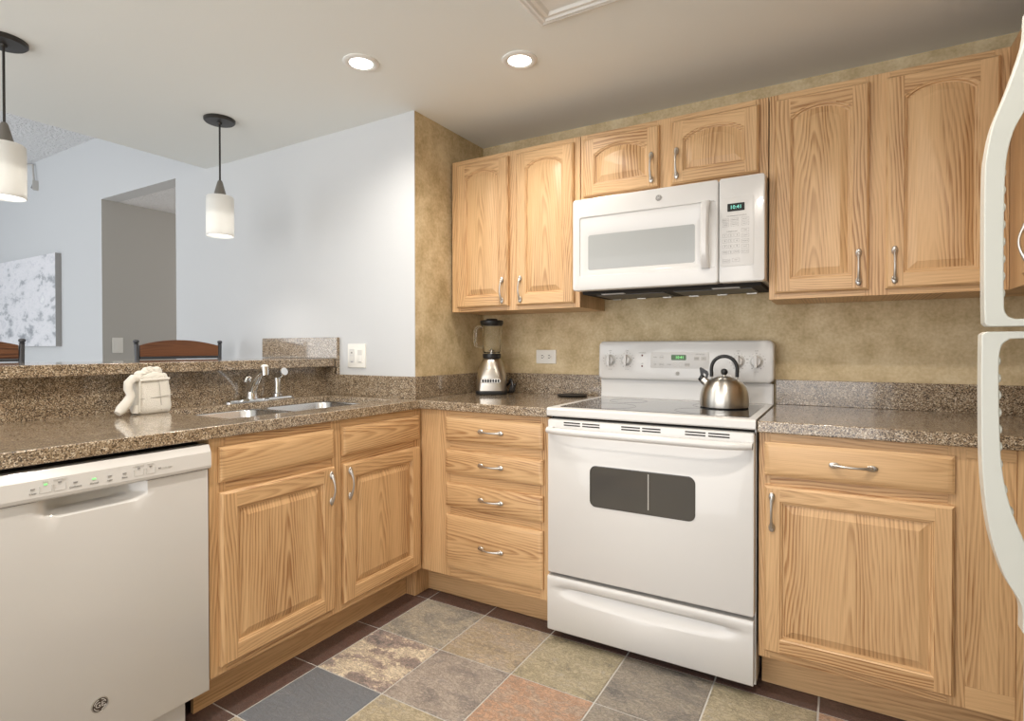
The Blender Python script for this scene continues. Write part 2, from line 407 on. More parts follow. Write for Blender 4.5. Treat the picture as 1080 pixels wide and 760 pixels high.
T = .02
def panel_door(parent, x0, x1, z0, z1, arch=0., sw=.055, name='door', pull=None):
    b = MB(); K = 13; e = .005
    xa, xb, za, zb = x0+sw, x1-sw, z0+sw, z1-sw
    def top(xl, xr, zs, rise):
        out = []
        for i in range(K):
            t = i/(K-1); x = xr+(xl-xr)*t
            if rise > 0:
                u_ = 2*t-1; R_ = 1.12   # gentle arc with slight shoulders
                h = rise*(math.sqrt(max(0, R_*R_-u_*u_))-math.sqrt(R_*R_-1))/(R_-math.sqrt(R_*R_-1))
            else: h = 0
            out.append((x, zs+h))
        return out
    def loop(ins, y, rect=False, xl=None, xr=None, zl=None, zs=None, rise=0.):
        return [(xl, y, zl), (xr, y, zl)]+[(x, y, z) for x, z in top(xl, xr, zs, rise)]
    if arch: zb = z1-.040
    arch_s = zb-arch
    # edges of the slab
    o0 = [(x0, 0, z0), (x1, 0, z0), (x1, 0, z1), (x0, 0, z1)]
    o1 = [(x, -.013, z) for x, _, z in o0]
    o2 = [(x0+.003, -.016, z0+.003), (x1-.003, -.016, z0+.003), (x1-.003, -.016, z1-.003), (x0+.003, -.016, z1-.003)]
    o3 = [(x0+e+.002, -T, z0+e+.002), (x1-e-.002, -T, z0+e+.002), (x1-e-.002, -T, z1-e-.002), (x0+e+.002, -T, z1-e-.002)]
    fs = b.loft([o0, o1, o2, o3], OAK, (True, False)); b.uv_each(fs, Vector((x0-.07, 0, z0-.07)), (0, random.uniform(0, 20)))
    e += .002
    # stiles and rails
    so = lambda: (random.choice((-1, 1))*random.uniform(.05, .12), random.uniform(0, 20))
    b.poly([(x0+e, -T, z0+e), (xa, -T, z0+e), (xa, -T, z1-e), (x0+e, -T, z1-e)], OAK, 'z', off=so())
    b.poly([(xb, -T, z0+e), (x1-e, -T, z0+e), (x1-e, -T, z1-e), (xb, -T, z1-e)], OAK, 'z', off=so())
    b.poly([(xa, -T, z0+e), (xb, -T, z0+e), (xb, -T, za), (xa, -T, za)], OAK, 'x', off=so())
    b.poly([(xa, -T, z1-e), (xb, -T, z1-e)]+[(x, -T, z) for x, z in top(xa, xb, arch_s, arch)], OAK, 'x', off=(random.uniform(-.03, .03), random.uniform(0, 20)))
    # sticking bead, groove and raised field
    def LP(i, y):
        return [(xa+i, y, za+i), (xb-i, y, za+i)]+[(x, y, z) for x, z in top(xa+i, xb-i, arch_s-i, arch)]
    f1 = b.loft([LP(0, -T), LP(.003, -.0165), LP(.006, -.016), LP(.0085, -.010), LP(.012, -.0095)], OAK, (False, False)); b.uv_each(f1, Vector((x0-.07, 0, z0-.07)), (0, random.uniform(0, 20)))
    c = Vector(((xa+xb)/2, 0, (za+zb)/2)); off = (random.uniform(-.025, .025), random.uniform(0, 20))
    f2 = b.loft([LP(.012, -.0095), LP(.034, -.0175), LP(.036, -.0185)], OAK, (False, True), grain='z')
    b._uv(f2, 'z', c, off)
    d = b.build(name, parent, smooth=25, recalc=True)
    if pull: add_pull(d, pull[0], -T, pull[1])
    return d
def drawer_front(parent, x0, x1, z0, z1, name='drawer', pull=True):
    b = MB()
    def R(i, y): return [(x0+i, y, z0+i), (x1-i, y, z0+i), (x1-i, y, z1-i), (x0+i, y, z1-i)]
    fs = b.loft([R(0, 0), R(0, -.011), R(.004, -.013), R(.005, -.0145), R(.016, -.0195), R(.018, -T)], OAK, (True, True))
    c = Vector(((x0+x1)/2, 0, (z0+z1)/2)); b._uv(fs, 'x', c, (random.uniform(-.04, .04), random.uniform(0, 20)))
    d = b.build(name, parent, smooth=25)
    if pull: add_pull(d, (x0+x1)/2, -T, (z0+z1)/2, True)
    return d
def frame(parent, boards, name='face_frame', th=.019):
    """boards: (x0,x1,z0,z1,grain)"""
    b = MB()
    for x0, x1, z0, z1, g in boards:
        b.box(x0, x1, 0, th, z0, z1, OAK, g, (random.choice((-1, 1))*random.uniform(.04, .12), random.uniform(0, 20)))
    return b.build(name, parent, smooth=25, bevel=.0006, seg=1)
def carcass(parent, x0, x1, y0, y1, z0, z1):
    b = MB(); b.box(x0, x1, y0, y1, z0, z1, OAK, 'z'); return b.build('carcass', parent)
def toe(parent, x0, x1, y=.10, z1=.137):
    b = MB(); b.box(x0, x1, y, y+.015, .001, z1-.001, OAK, 'x'); return b.build('toe_kick', parent)

ZB, ZT = .137, .875; D0, D1, W1 = .165, .705, .846; W0 = .742
# --- drawer base cabinet between corner and range
FY = -.61
c = thing('drawer_base_cabinet', 'oak base cabinet with a stack of four drawers in the corner left of the range', 'cabinet', (0, FY, 0))
frame(c, [(-.662, -.552, ZB, ZT, 'z'), (-.552, -.495, ZB, ZT, 'z'), (-.045, -.004, ZB, ZT, 'z'), (-.495, -.045, .835, ZT, 'x'), (-.495, -.045, .69, .755, 'x'),
          (-.495, -.045, .545, .61, 'x'), (-.495, -.045, .40, .462, 'x'), (-.495, -.045, ZB, .20, 'x')])
carcass(c, -.66, -.004, .0195, .58, ZB, .872); toe(c, -.70, -.004)
b = MB(); b.box(-.7215, -.700, 0.0, .10, .001, ZB-.001, OAK, 'z'); b.box(-.756, -.722, 0.0, .0265, .001, ZB-.001, OAK, 'z'); b.build('corner_block', c)
for z0, z1 in ((W0, .848), (.600, .702), (.452, .556), (.180, .416)): drawer_front(c, -.512, -.028, z0, z1)
# --- base cabinet right of the range
c = thing('base_cabinet', 'oak base cabinet with one drawer over one wide door right of the range', 'cabinet', (0, FY, 0))
frame(c, [(.766, .80, ZB, ZT, 'z'), (1.26, 1.30, ZB, ZT, 'z'), (.80, 1.26, .835, ZT, 'x'), (.80, 1.26, .69, .755, 'x'), (.80, 1.26, ZB, .18, 'x'),
          (1.30, 1.335, .20, .84, 'z'), (1.335, 1.372, .20, .84, 'z'), (1.372, 1.408, .20, .84, 'z'), (1.30, 1.408, .84, ZT, 'x'), (1.30, 1.408, ZB, .20, 'x')])
b = MB(); b.box(1.409, 1.95, -.004, .019, ZB, ZT, OAK, 'z'); b.build('filler_panel', c)
carcass(c, .766, 1.95, .0195, .58, ZB, .872); toe(c, .766, 1.95)
drawer_front(c, .784, 1.274, .737, W1)
panel_door(c, .784, 1.274, D0, D1, sw=.046, pull=(.807, .622))
# --- sink base cabinet on the peninsula (local x = world y + offset)
XP = -.663
c = thing('sink_base_cabinet', 'oak sink cabinet with two doors and two false drawer fronts beside the dishwasher', 'cabinet', (XP, 0, 0), PI/2)
frame(c, [(-1.607, -1.555, ZB, ZT, 'z'), (-1.135, -1.085, ZB, ZT, 'z'), (-.665, -.611, ZB, ZT, 'z'), (-1.555, -1.135, .82, ZT, 'x'), (-1.085, -.665, .82, ZT, 'x'),
          (-1.555, -1.135, .69, .75, 'x'), (-1.085, -.665, .69, .75, 'x'), (-1.555, -1.135, ZB, .185, 'x'), (-1.085, -.665, ZB, .185, 'x')])
b = MB()
b.box(-1.607, -1.589, .019, .64, ZB, .872, OAK, 'z'); b.box(-.629, -.611, .019, .64, ZB, .872, OAK, 'z'); b.box(-1.589, -.629, .62, .64, ZB, .872, OAK, 'z'); b.box(-1.589, -.629, .019, .62, ZB, ZB+.018, OAK, 'x')
b.build('carcass', c); toe(c, -1.607, -.611, .092)
for x0, x1 in ((-1.580, -1.131), (-1.084, -.637)): drawer_front(c, x0, x1, .737, W1, 'false_drawer_front', False)
panel_door(c, -1.580, -1.131, D0, D1, sw=.052, pull=(-1.152, .628)); panel_door(c, -1.084, -.637, D0, D1, sw=.052, pull=(-1.060, .628))

# --- wall cabinets
UY = -.305; UB, UT = 1.332, 2.09; UD0, UD1 = 1.352, 2.066
def upper(label, name, x0, x1, z0, z1, mid, dl, dr, dz0, dz1, arch, sw, pz, depth=.3):
    c = thing(name, label, 'cabinet', (0, UY, 0), 0)
    fr = [(x0, dl[0]+.012, z0, z1, 'z'), (dr[1]-.012, x1, z0, z1, 'z'), (mid-.035, mid+.035, z0, z1, 'z')]
    for a, b_ in ((dl[0]+.012, mid-.035), (mid+.035, dr[1]-.012)): fr += [(a, b_, z1-.04, z1, 'x'), (a, b_, z0, z0+.035, 'x')]
    frame(c, fr)
    b = MB(); b.box(x0, x1, .019, depth, z0+.0, z1, OAK, 'z'); b.build('carcass', c)
    panel_door(c, *dl, dz0, dz1, arch, sw, pull=(dl[1]-.03, pz)); panel_door(c, *dr, dz0, dz1, arch, sw, pull=(dr[0]+.025, pz))
    return c
upper('oak wall cabinet with two tall arched doors left of the microwave', 'wall_cabinet', -.708, -.004, UB, UT, -.347, (-.669, -.370), (-.325, -.030), UD0, UD1, .034, .050, 1.427)
upper('short oak wall cabinet with two small arched doors above the microwave', 'wall_cabinet', 0, .76, 1.788, UT, .375, (.018, .352), (.400, .728), 1.812, UD1, .036, .048, 1.893)
upper('oak wall cabinet with two tall arched doors right of the microwave', 'wall_cabinet', .764, 1.449, UB, UT, 1.103, (.785, 1.079), (1.127, 1.424), UD0, UD1, .034, .050, 1.430)
c = thing('wall_cabinet', 'oak wall cabinet around the corner behind the refrigerator handle, cut by the right edge', 'cabinet', (1.45, 0, 0), -PI/2)
frame(c, [(.006, .54, UB, UT, 'z'), (.92, 1.0, UB, UT, 'z'), (.54, .92, UT-.04, UT, 'x'), (.54, .92, UB, UB+.035, 'x')])
b = MB(); b.box(.006, 1.0, .019, .55, UB, UT, OAK, 'z'); b.build('carcass', c)
panel_door(c, .525, .95, UD0, UD1, .034, .050, pull=(.615, 1.435))

# ------------------------------------------------------------------ worktops
def grid_solid(b, xs, ys, keep, z0, z1, mat):
    nx, ny = len(xs)-1, len(ys)-1; V = {}
    def v(i, j, k):
        if (i, j, k) not in V: V[(i, j, k)] = b.bm.verts.new((xs[i], ys[j], (z0, z1)[k]))
        return V[(i, j, k)]
    K = lambda i, j: 0 <= i < nx and 0 <= j < ny and keep((xs[i]+xs[i+1])/2, (ys[j]+ys[j+1])/2)
    mi = b.mi(mat)
    def F(*q): f = b.bm.faces.new(q); f.material_index = mi
    for i in range(nx):
        for j in range(ny):
            if not K(i, j): continue
            F(v(i, j, 1), v(i+1, j, 1), v(i+1, j+1, 1), v(i, j+1, 1)); F(v(i, j, 0), v(i, j+1, 0), v(i+1, j+1, 0), v(i+1, j, 0))
            if not K(i-1, j): F(v(i, j, 0), v(i, j, 1), v(i, j+1, 1), v(i, j+1, 0))
            if not K(i+1, j): F(v(i+1, j, 0), v(i+1, j+1, 0), v(i+1, j+1, 1), v(i+1, j, 1))
            if not K(i, j-1): F(v(i, j, 0), v(i+1, j, 0), v(i+1, j, 1), v(i, j, 1))
            if not K(i, j+1): F(v(i, j+1, 0), v(i, j+1, 1), v(i+1, j+1, 1), v(i+1, j+1, 0))
CT, CB = .914, .876
c = thing('worktop', 'speckled brown granite worktop running from the peninsula sink round to the range', 'worktop')
b = MB()
def keep(x, y):
    if -1.212 < x < -.775 and -1.465 < y < -.685: return False
    if x < TX and y > WY: return False
    return x < -.645 or y > -.635
grid_solid(b, [-1.301, -1.212, -.775, TX+.001, -.645, -.003], [-3.1, -1.465, -.685, -.635, WY-.001, -.001], keep, CB, CT, GRANITE)
b.build('slab', c, bevel=.004)
b = MB(); b.box(-1.3215, -1.302, -3.1, -.603, CB, 1.0555, GRANITE); b.build('backsplash', c, bevel=.0015)
b = MB(); b.box(-1.3215, -1.222, -.602, WY-.0005, CT, 1.0555, GRANITE); b.box(-1.222, TX+.0005, -.602, WY-.0005, CT, 1.017, GRANITE)
b.box(TX+.0005, -.702, -.602, -.021, CT, 1.017, GRANITE); b.box(TX+.0005, -.003, -.020, -.0005, CT, 1.017, GRANITE); b.build('backsplash', c, bevel=.0015)
c = thing('worktop', 'short speckled brown granite worktop right of the range', 'worktop')
b = MB(); b.box(.763, 1.95, -.635, -.001, CB, CT, GRANITE); b.build('slab', c, bevel=.004)
b = MB(); b.box(.763, 1.95, -.02, -.0005, CT, 1.017, GRANITE); b.build('backsplash', c, bevel=.0015)
b = MB(); b.box(-1.66, -1.235, -3.2, -.6025, 1.057, 1.098, GRANITE)
tag(b.build('bar_counter', bevel=.004), 'raised speckled granite bar ledge behind the sink', 'counter')
b = MB(); b.box(-1.822, -1.22, -.602, WY-.0005, 1.0985, 1.206, GRANITE); b.box(-1.2345, -1.22, -.602, WY-.0005, 1.0175, 1.0985, GRANITE)
tag(b.build('end_splash', bevel=.0015), 'upright granite splash piece on the white wall at the end of the bar ledge', 'splash')

# ------------------------------------------------------------------ sink, faucet
c = thing('sink', 'double bowl stainless steel sink under the peninsula worktop', 'sink')
def bowl(y0, y1):
    b = MB(); x0, x1 = -1.2105, -.7765
    def ring(i, z, r=.06): return [(x, y, z) for x, y in b.rrect(x0+.02+i, x1-.02-i, y0+i, y1-i, r, 6)]
    ob = [(x, y, .889) for x, y in b.rrect(x0, x1, y0-.0185, y1+.0185, .004, 6)]
    b.loft([ob, ring(-.004, .889), ring(0, .884), ring(.006, .74), ring(.03, .70, .05), ring(.15, .694, .03)], SINKST, (False, True))
    d = b.build('bowl', c, smooth=50, recalc=False)
    k = MB(); k.lathe([(.045, .6945), (.045, .697), (.036, .698), (.03, .696), (.001, .696)], CHROME, ((x0+x1)/2, (y0+y1)/2, 0), 24); k.build('drain', d)
bowl(-1.445, -1.102); bowl(-1.062, -.705)
c = thing('faucet', 'chrome single lever kitchen faucet behind the sink', 'faucet', (-1.257, -1.055, CT+.0006))
b = MB(); b.loft([[(x, y, z) for x, y in b.rrect(-.028+i, .028-i, -.125+i, .215-i, .027-i, 6)] for i, z in ((0, 0), (0, .006), (.006, .012), (.02, .014))], CHROME); b.build('deck_plate', c)
b = MB(); b.lathe([(.026, .012), (.024, .02), (.021, .035), (.021, .072), (.018, .085), (.001, .090)], CHROME); b.build('body', c, smooth=60)
b = MB(); b.tube([(0, -.0, .05), (.03, -.008, .085), (.08, -.022, .125), (.12, -.034, .146), (.15, -.042, .152)], [.022, .021, .019, .017, .015], CHROME, 14)
b.tube([(.150, -.042, .156), (.154, -.043, .122)], [.0145, .014], CHROME, 14); b.build('spout', c, smooth=60)
b = MB(); b.tube([(0, 0, .08), (-.006, -.004, .098), (-.006, -.016, .108), (-.002, -.028, .102), (.0, -.032, .088)], [.014, .014, .012, .010, .007], CHROME, 12); b.build('lever', c, smooth=60)
b = MB(); b.ball((.150, -.042, .160), 1, SWITCHP, (.015, .015, .008)); b.build('aerator_cap', c)
c = thing('side_sprayer', 'small chrome pull out sprayer right of the faucet', 'sprayer', (-1.257, -.925, CT+.0150))
b = MB(); b.lathe([(.022, 0), (.021, .012), (.014, .016), (.013, .04), (.015, .08), (.013, .088)], CHROME, seg=20); b.build('holder', c, smooth=50)
b = MB(); b.tube([(-.014, 0, .096), (.0, 0, .092), (.022, .0, .098), (.04, 0, .112), (.052, 0, .116)], [.010, .015, .016, .021, .018], CHROME, 14); b.build('spray_head', c, smooth=60)

# ------------------------------------------------------------------ dishwasher (local x = world y)
def roundel(b, x, z, r, y, dark=GREYPR, ring=NICKEL, ltr=WHITEP, txt='GE', ch=None):
    b.lathe([(r, y), (r, y-.002), (r*.9, y-.003), (r*.86, y-.002)], ring, (x, 0, z), 28, 'y', (False, True))
    b.lathe([(r*.86, y-.002), (r*.84, y-.0026)], dark, (x, 0, z), 28, 'y', (False, True))
    for k in range(4):   # four short scroll strokes around the rim
        t = PI/4+k*PI/2; a = []
        for i in range(7):
            q = t-.55+1.1*i/6; a.append((x+r*.70*math.cos(q), y-.0028, z+r*.70*math.sin(q)))
        b.tube(a, r*.045, ltr, 5)
    b.text(txt, x, z, r*.95, y-.0027, ltr)
c = thing('dishwasher', 'white dishwasher under the peninsula worktop with control strip along the top', 'dishwasher', (-.65, 0, 0), PI/2)
b = MB(); b.box(-2.215, -1.615, .060, .58, .10, .862, DARKGAP); b.build('tub', c)
# door with a scooped pocket handle under the control panel
b = MB(); nx = 28; xs = [-2.212+(.594)*i/nx for i in range(nx+1)]
rows = []
for z, pk in ((.115, 0), (.119, 0), (.70, 0), (.738, .04), (.748, .30), (.756, .85), (.764, 1.), (.787, 1.)):
    row = []
    for x in xs:
        k = max(0., 1-abs((x+1.909)/.115)**4); lo = .745+.0
        dep = .050*min(1, pk*k*1.15)
        row.append((x, dep+(.003 if z < .117 else 0), z))
    rows.append(row)
b.loft(rows, WHITE, (False, False), closed=False)
b.poly([(xs[0], .0, .787), (xs[0], .03, .787), (xs[0], .03, .115), (xs[0], .0, .115)], WHITE); b.poly([(xs[-1], .0, .787), (xs[-1], .0, .115), (xs[-1], .03, .115), (xs[-1], .03, .787)], WHITE)
b.poly([(xs[0], .003, .115), (xs[-1], .003, .115), (xs[-1], .03, .115), (xs[0], .03, .115)], WHITE)
d = b.build('door', c, smooth=40, recalc=False)
lg = MB(); roundel(lg, -1.907, .233, .0195, 0, dark=BADGE, ltr=PALEPR); lg.build('logo_badge', d)
b = MB()
b.prism([(-.010, .793), (-.012, .800), (-.010, .84), (.0, .861), (.03, .862), (.03, .789), (-.004, .789)], 'x', -2.212, -1.614, WHITE)
p = b.build('control_panel', c, smooth=18)
zc = .818; Y = -.0125
for x, t in ((-2.045, 'Clean'), (-1.960, 'Cookware'), (-1.92, 'Normal'), (-1.885, 'Light'), (-1.85, 'Rinse')):
    b = MB(); b.text(t, x, zc-.008, .006, Y, GREYPR)
    b.box(x-.004, x+.004, Y-.0003, Y+.004, zc+.001, zc+.004, LED if t == 'Normal' else GREYPR); b.build('indicator', p)
for x, t in ((-2.02, 'Start'), (-1.992, 'Wash Cycle'), (-1.815, 'Heated Dry'), (-1.785, 'Sanitize')):
    b = MB(); b.text(t, x, zc+.016, .0055, Y+.0008, PALEPR)
    for q in ((x-.012, x+.012, zc-.010, zc-.0095), (x-.012, x-.0115, zc-.01, zc+.006), (x+.0115, x+.012, zc-.01, zc+.006)): b.box(q[0], q[1], Y-.0002, Y+.004, q[2], q[3], PALEPR)
    b.box(x-.003, x+.003, Y-.0003, Y+.004, zc+.008, zc+.011, LED if t == 'Start' else GREYPR); b.build('button', p)
b = MB(); b.text('Delay Start', -1.742, zc, .006, Y, PALEPR); b.box(-1.765, -1.758, Y-.0003, Y+.004, zc-.001, zc+.002, GREYPR); b.build('indicator', p)
b = MB(); b.box(-2.20, -1.66, .055, .07, .012, .106, WHITE); b.build('kick_panel', c)

# ------------------------------------------------------------------ range
SF = -.643
c = thing('range', 'white freestanding electric range with black glass cooktop', 'stove', (0, 0, 0))
b = MB(); b.box(.004, .752, -.6025, -.600, .250, .880, DARKGAP); b.box(.002, .758, -.600, -.03, .03, .882, WHITE); b.box(.002, .758, -.06, -.004, .882, 1.0, WHITE)  # thin dark sheet paints the shade in the door and drawer gaps
for x in (.05, .71):
    for y in (-.55, -.08): b.lathe([(.015, 0), (.015, .03)], BLACK, (x, y, 0), 12)
b.build('body', c, bevel=.003)
b = MB(); b.prism([(SF+.004, .884), (SF, .889), (SF, .910), (SF+.005, .9165), (SF+.012, .918), (-.066, .918), (-.066, .884)], 'x', 0, .76, WHITE); k = b.build('cooktop', c, bevel=.0015)
b = MB(); b.plate(.035, .735, -.600, -.150, 0, .0015, .012, GLASSBLK)
o = b.build('cooktop_glass', k); o.data.transform(Matrix(((1, 0, 0, 0), (0, 0, 1, 0), (0, -1, 0, .9195), (0, 0, 0, 1))))
for x, y, r in ((.20, -.48, .105), (.55, -.48, .09), (.20, -.25, .08), (.58, -.27, .10)):
    b = MB(); b.lathe([(r, .9196), (r, .9199), (r-.002, .9199), (r-.002, .9196)], BURNR, (x, y, 0), 40, caps=(False, False)); b.build('burner_ring', k)
# backguard: slightly leaning control console
b = MB()
def bgy(z): return -.095+.007*(z-1.01)/.155
lo = []
for ins, y in ((.004, .083), (0, .078), (0, .012), (.0015, .006), (.005, .002), (.010, 0)):
    lo.append([(x, bgy(z)+y, z) for x, z in b.rrect(-.002+ins, .762-ins, 1.003+ins, 1.182-ins, .024-ins, 7)])
b.loft(lo, WHITE); g = b.build('backguard', c, smooth=40)
b = MB(); b.prism([(-.064, .9185), (-.074, .9185), (-.070, .96), (-.074, 1.002), (-.060, 1.002)], 'x', .006, .754, WHITE); b.build('riser', c)
def knob(x, z):
    y = bgy(z); b = MB()
    b.lathe([(.0265, y+.001), (.0265, y-.003), (.024, y-.005), (.001, y-.005)], WHITEP, (x, 0, z), 28, 'y')
    b.lathe([(.022, y-.004), (.020, y-.018), (.017, y-.021), (.001, y-.021)], WHITEP, (x, 0, z), 24, 'y')
    b.prism([(x-.0055, z-.026), (x+.0055, z-.026), (x+.0065, z+.024), (x-.0065, z+.024)], 'y', y-.034, y-.008, WHITEP)
    return b.build('knob', g, smooth=45, bevel=.001)
for x in (.058, .139, .625, .696): knob(x, 1.094)
for x in (.058, .139, .625, .696):
    b = MB()
    for i in range(13):
        t = math.radians(-60+300*i/12); R_ = .034; px, pz = x+R_*math.cos(t), 1.094+R_*math.sin(t); s = .0013 if i % 3 else .002
        b.box(px-s, px+s, bgy(pz)-.0004, bgy(pz)+.002, pz-s, pz+s, GREYPR)
    b.text('OFF', x, 1.137, .008, bgy(1.137)-.0002, GREYPR)
    b.text('LO  HI', x, 1.050, .006, bgy(1.05)-.0002, GREYPR); b.build('dial_markings', g)
for z, t in ((1.116, 'HOT SURFACE'), (1.067, 'ON')):
    b = MB()
    b.text(t, .212, z+.012, .005, bgy(z)-.0002, GREYPR); b.lathe([(.004, bgy(z)+.001), (.004, bgy(z)-.0015), (.001, bgy(z)-.0016)], plain('indicator_red', (.12, .02, .01), .3), (.212, 0, z), 12, 'y'); b.build('indicator_light', g)
b = MB(); zc, y = 1.094, bgy(1.094)
b.plate(.252, .507, 1.056, 1.132, y-.0016, y+.003, .006, WHITEP, .001)
p = b.build('clock_panel', g)
b = MB(); b.plate(.345, .410, 1.096, 1.120, y-.0028, y, .004, DISPGR); b.text('10:41', .382, 1.108, .017, y-.0030, LED)
b.build('clock_display', p)
for x, z, r, t in ((.302, 1.108, .010, 'BAKE'), (.302, 1.076, .011, 'BROIL'), (.335, 1.076, 0, 'CLEAN'), (.362, 1.076, .010, '+'), (.387, 1.076, .010, '-'), (.272, 1.108, 0, 'OVEN'), (.272, 1.076, 0, 'OFF'),
                   (.415, 1.076, -1, 'CLOCK'), (.455, 1.104, -1, 'TIMER'), (.485, 1.104, -1, 'SET'), (.47, 1.122, 0, 'ELECTRONIC')):
    b = MB()
    if r > 0: b.lathe([(r, y-.0016), (r, y-.0021), (r-.0015, y-.0021), (r-.0015, y-.0016)], PALEPR, (x, 0, z), 20, 'y', (False, False))
    if r < 0: b.box(x-.011, x+.011, y-.0019, y, z-.008, z+.008, PALEPR)
    b.text(t, x, z, .0065, y-.0022 if r < 0 else y-.0017, GREYPR); b.build('panel_key', p)
b = MB(); roundel(b, .373, 1.037, .0085, bgy(1.037), dark=PALEPR, ltr=GREYPR); b.build('logo_badge', g)
# oven door
b = MB(); b.plate(.004, .756, .270, .873, SF, -.603, .008, WHITE, .006); dr = b.build('oven_door', c, smooth=40)
b = MB()
wl = []
for x, z in b.rrect(.183, .570, .556, .706, .022, 6):
    bow = .015*(1-((x-.3765)/.1935)**2)
    wl.append((x, z+(bow if z > .63 else -bow*.5)))
b.loft([[(x, SF-.0005, z) for x, z in wl], [(x, SF-.0016, z) for x, z in wl], [(.3765+(x-.3765)*.985, SF-.0018, .631+(z-.631)*.965) for x, z in wl], [(.3765+(x-.3765)*.98, SF-.0008, .631+(z-.631)*.96) for x, z in wl]], OVENGL, (False, True))
b.box(.405, .408, SF-.0014, SF-.0006, .572, .700, PALEPR)
b.build('oven_window', dr, smooth=30)
for x0, x1 in ((.075, .143), (.152, .222), (.306, .376), (.384, .450), (.535, .603), (.612, .680)):
    for z in (.851, .8605):
        b = MB(); b.box(x0, x1, SF-.0008, SF+.003, z, z+.0045, DARKGAP); b.build('vent_slot', dr)
b = MB(); n = 21; pts = []
for i in range(n):
    t = i/(n-1); x = .010+.742*t; q = abs(2*t-1)
    pts.append((x, SF-.016-.028*(1-q**8), .832))
lo = []
for i, pnt in enumerate(pts):
    q = abs(2*i/(n-1)-1); hh = .0135*(1-.25*q**10); th = .0125
    lo.append([(pnt[0], pnt[1]+th*math.cos(a), pnt[2]+hh*math.sin(a)) for a in [2*PI*k/14 for k in range(14)]])
b.loft(lo, WHITE); 
for x in (.022, .74): b.box(x-.012, x+.012, SF-.02, SF, .820, .844, WHITE)
b.build('oven_handle', dr, smooth=50)
# storage drawer with scooped grip
b = MB(); nx = 24; xs = [.004+.750*i/nx for i in range(nx+1)]; rows = []
for z, dep in ((.044, .004), (.050, 0), (.165, 0), (.176, .001), (.192, .006), (.203, .015), (.212, .019), (.218, .012), (.226, .002), (.236, 0), (.252, 0), (.257, .004), (.258, .038)):
    row = []
    for x in xs:
        s = max(0., 1-abs((x-.379)/.345)**10); bow = .012*(1-((x-.379)/.345)**2) if .17 < z < .22 else 0
        row.append((x, SF+(dep*s if .16 < z < .24 else dep), z-(bow*.8 if z < .205 and z > .17 else 0)))
    rows.append(row)
b.loft(rows, WHITE, (False, False), closed=False)
b.poly([(.004, SF+.003, .046), (.004, SF+.003, .255), (.004, -.602, .255), (.004, -.602, .046)], WHITE); b.poly([(.754, SF+.003, .046), (.754, -.602, .046), (.754, -.602, .255), (.754, SF+.003, .255)], WHITE)
b.poly([(.004, SF+.004, .044), (.754, SF+.004, .044), (.754, -.602, .044), (.004, -.602, .044)], WHITE)
b.build('storage_drawer', c, smooth=40, recalc=False)

# ------------------------------------------------------------------ microwave
MF = -.3984; MB0, MT = 1.395, 1.7865
c = thing('microwave', 'white over the range microwave mounted between the wall cabinets', 'microwave', (0, 0, 0))
b = MB(); b.box(.001, .759, -.355, -.003, MB0+.004, MT, WHITE); b.build('body', c, bevel=.003)
b = MB(); b.box(.02, .74, -.33, -.02, MB0-.010, MB0+.004, DARKGAP)
for x0, x1 in ((.06, .36), (.40, .70)): b.box(x0, x1, -.27, -.07, MB0-.013, MB0-.010, GUN)
for k in range(6): b.box(.05+.12*k, .09+.12*k, -.035, -.02, MB0-.015, MB0-.010, STEEL)
b.box(.10, .20, -.315, -.285, MB0-.0125, MB0-.010, SHADE); b.box(.56, .66, -.315, -.285, MB0-.0125, MB0-.010, SHADE)
b.build('vent_underside', c)
b = MB()
def RR(x0, x1, z0, z1, y, r): return [(x, y, z) for x, z in b.rrect(x0, x1, z0, z1, r, 5)]
b.loft([RR(.001, .5985, MB0, MT-.002, -.354, .012), RR(.001, .5985, MB0, MT-.002, MF+.006, .012), RR(.003, .5965, MB0+.002, MT-.004, MF+.0015, .012), RR(.007, .5925, MB0+.006, MT-.008, MF, .010),
        RR(.034, .588, 1.454, 1.706, MF, .008), RR(.036, .587, 1.456, 1.704, MF+.004, .007), RR(.062, .515, 1.472, 1.637, MF+.004, .008), RR(.070, .511, 1.481, 1.628, MF+.009, .008), RR(.072, .509, 1.483, 1.626, MF+.009, .008)], WHITE, (False, False))
d = b.build('door', c, smooth=30, recalc=True)
b = MB(); b.plate(.070, .511, 1.481, 1.628, MF+.0085, MF+.012, .008, WINGLS); b.build('window', d)
b = MB(); lo = []
for i in range(15):
    t = i/14; z = 1.452+.256*t; out = .006+.030*(1-abs(2*t-1)**4); q = abs(2*t-1)
    lo.append([(.5535+.0165*sx, MF-out+yy, z) for sx, yy in ((-1, .010), (-.9, -.002), (-.5, -.008), (.5, -.008), (.9, -.002), (1, .010), (.5, .014), (-.5, .014))])
b.loft(lo, WHITE); b.build('handle', d, smooth=50, bevel=.001)
b = MB(); roundel(b, .373, 1.745, .0115, MF, dark=GREYPR, ltr=WHITEP); b.build('logo_badge', d)
b = MB(); b.plate(.601, .759, MB0, MT-.002, MF, -.354, .010, WHITE, .005); p = b.build('control_panel', c, smooth=30)
b = MB(); b.plate(.606, .722, 1.454, 1.708, MF-.0012, MF+.002, .008, WHITEP, .0008); pad = b.build('keypad', p)
b = MB(); b.plate(.631, .691, 1.657, 1.686, MF-.0022, MF, .002, DISPBG); b.text('10:41', .661, 1.6715, .019, MF-.0024, LEDDIM); b.build('display', p)
b = MB(); Y = MF-.0013
b.text('CONVENIENCE COOKING', .663, 1.640, .0058, Y, GREYPR); b.build('heading', pad); b = MB(); b.text('EXPRESS COOK', .648, 1.583, .0055, Y, GREYPR); b.build('heading', pad)
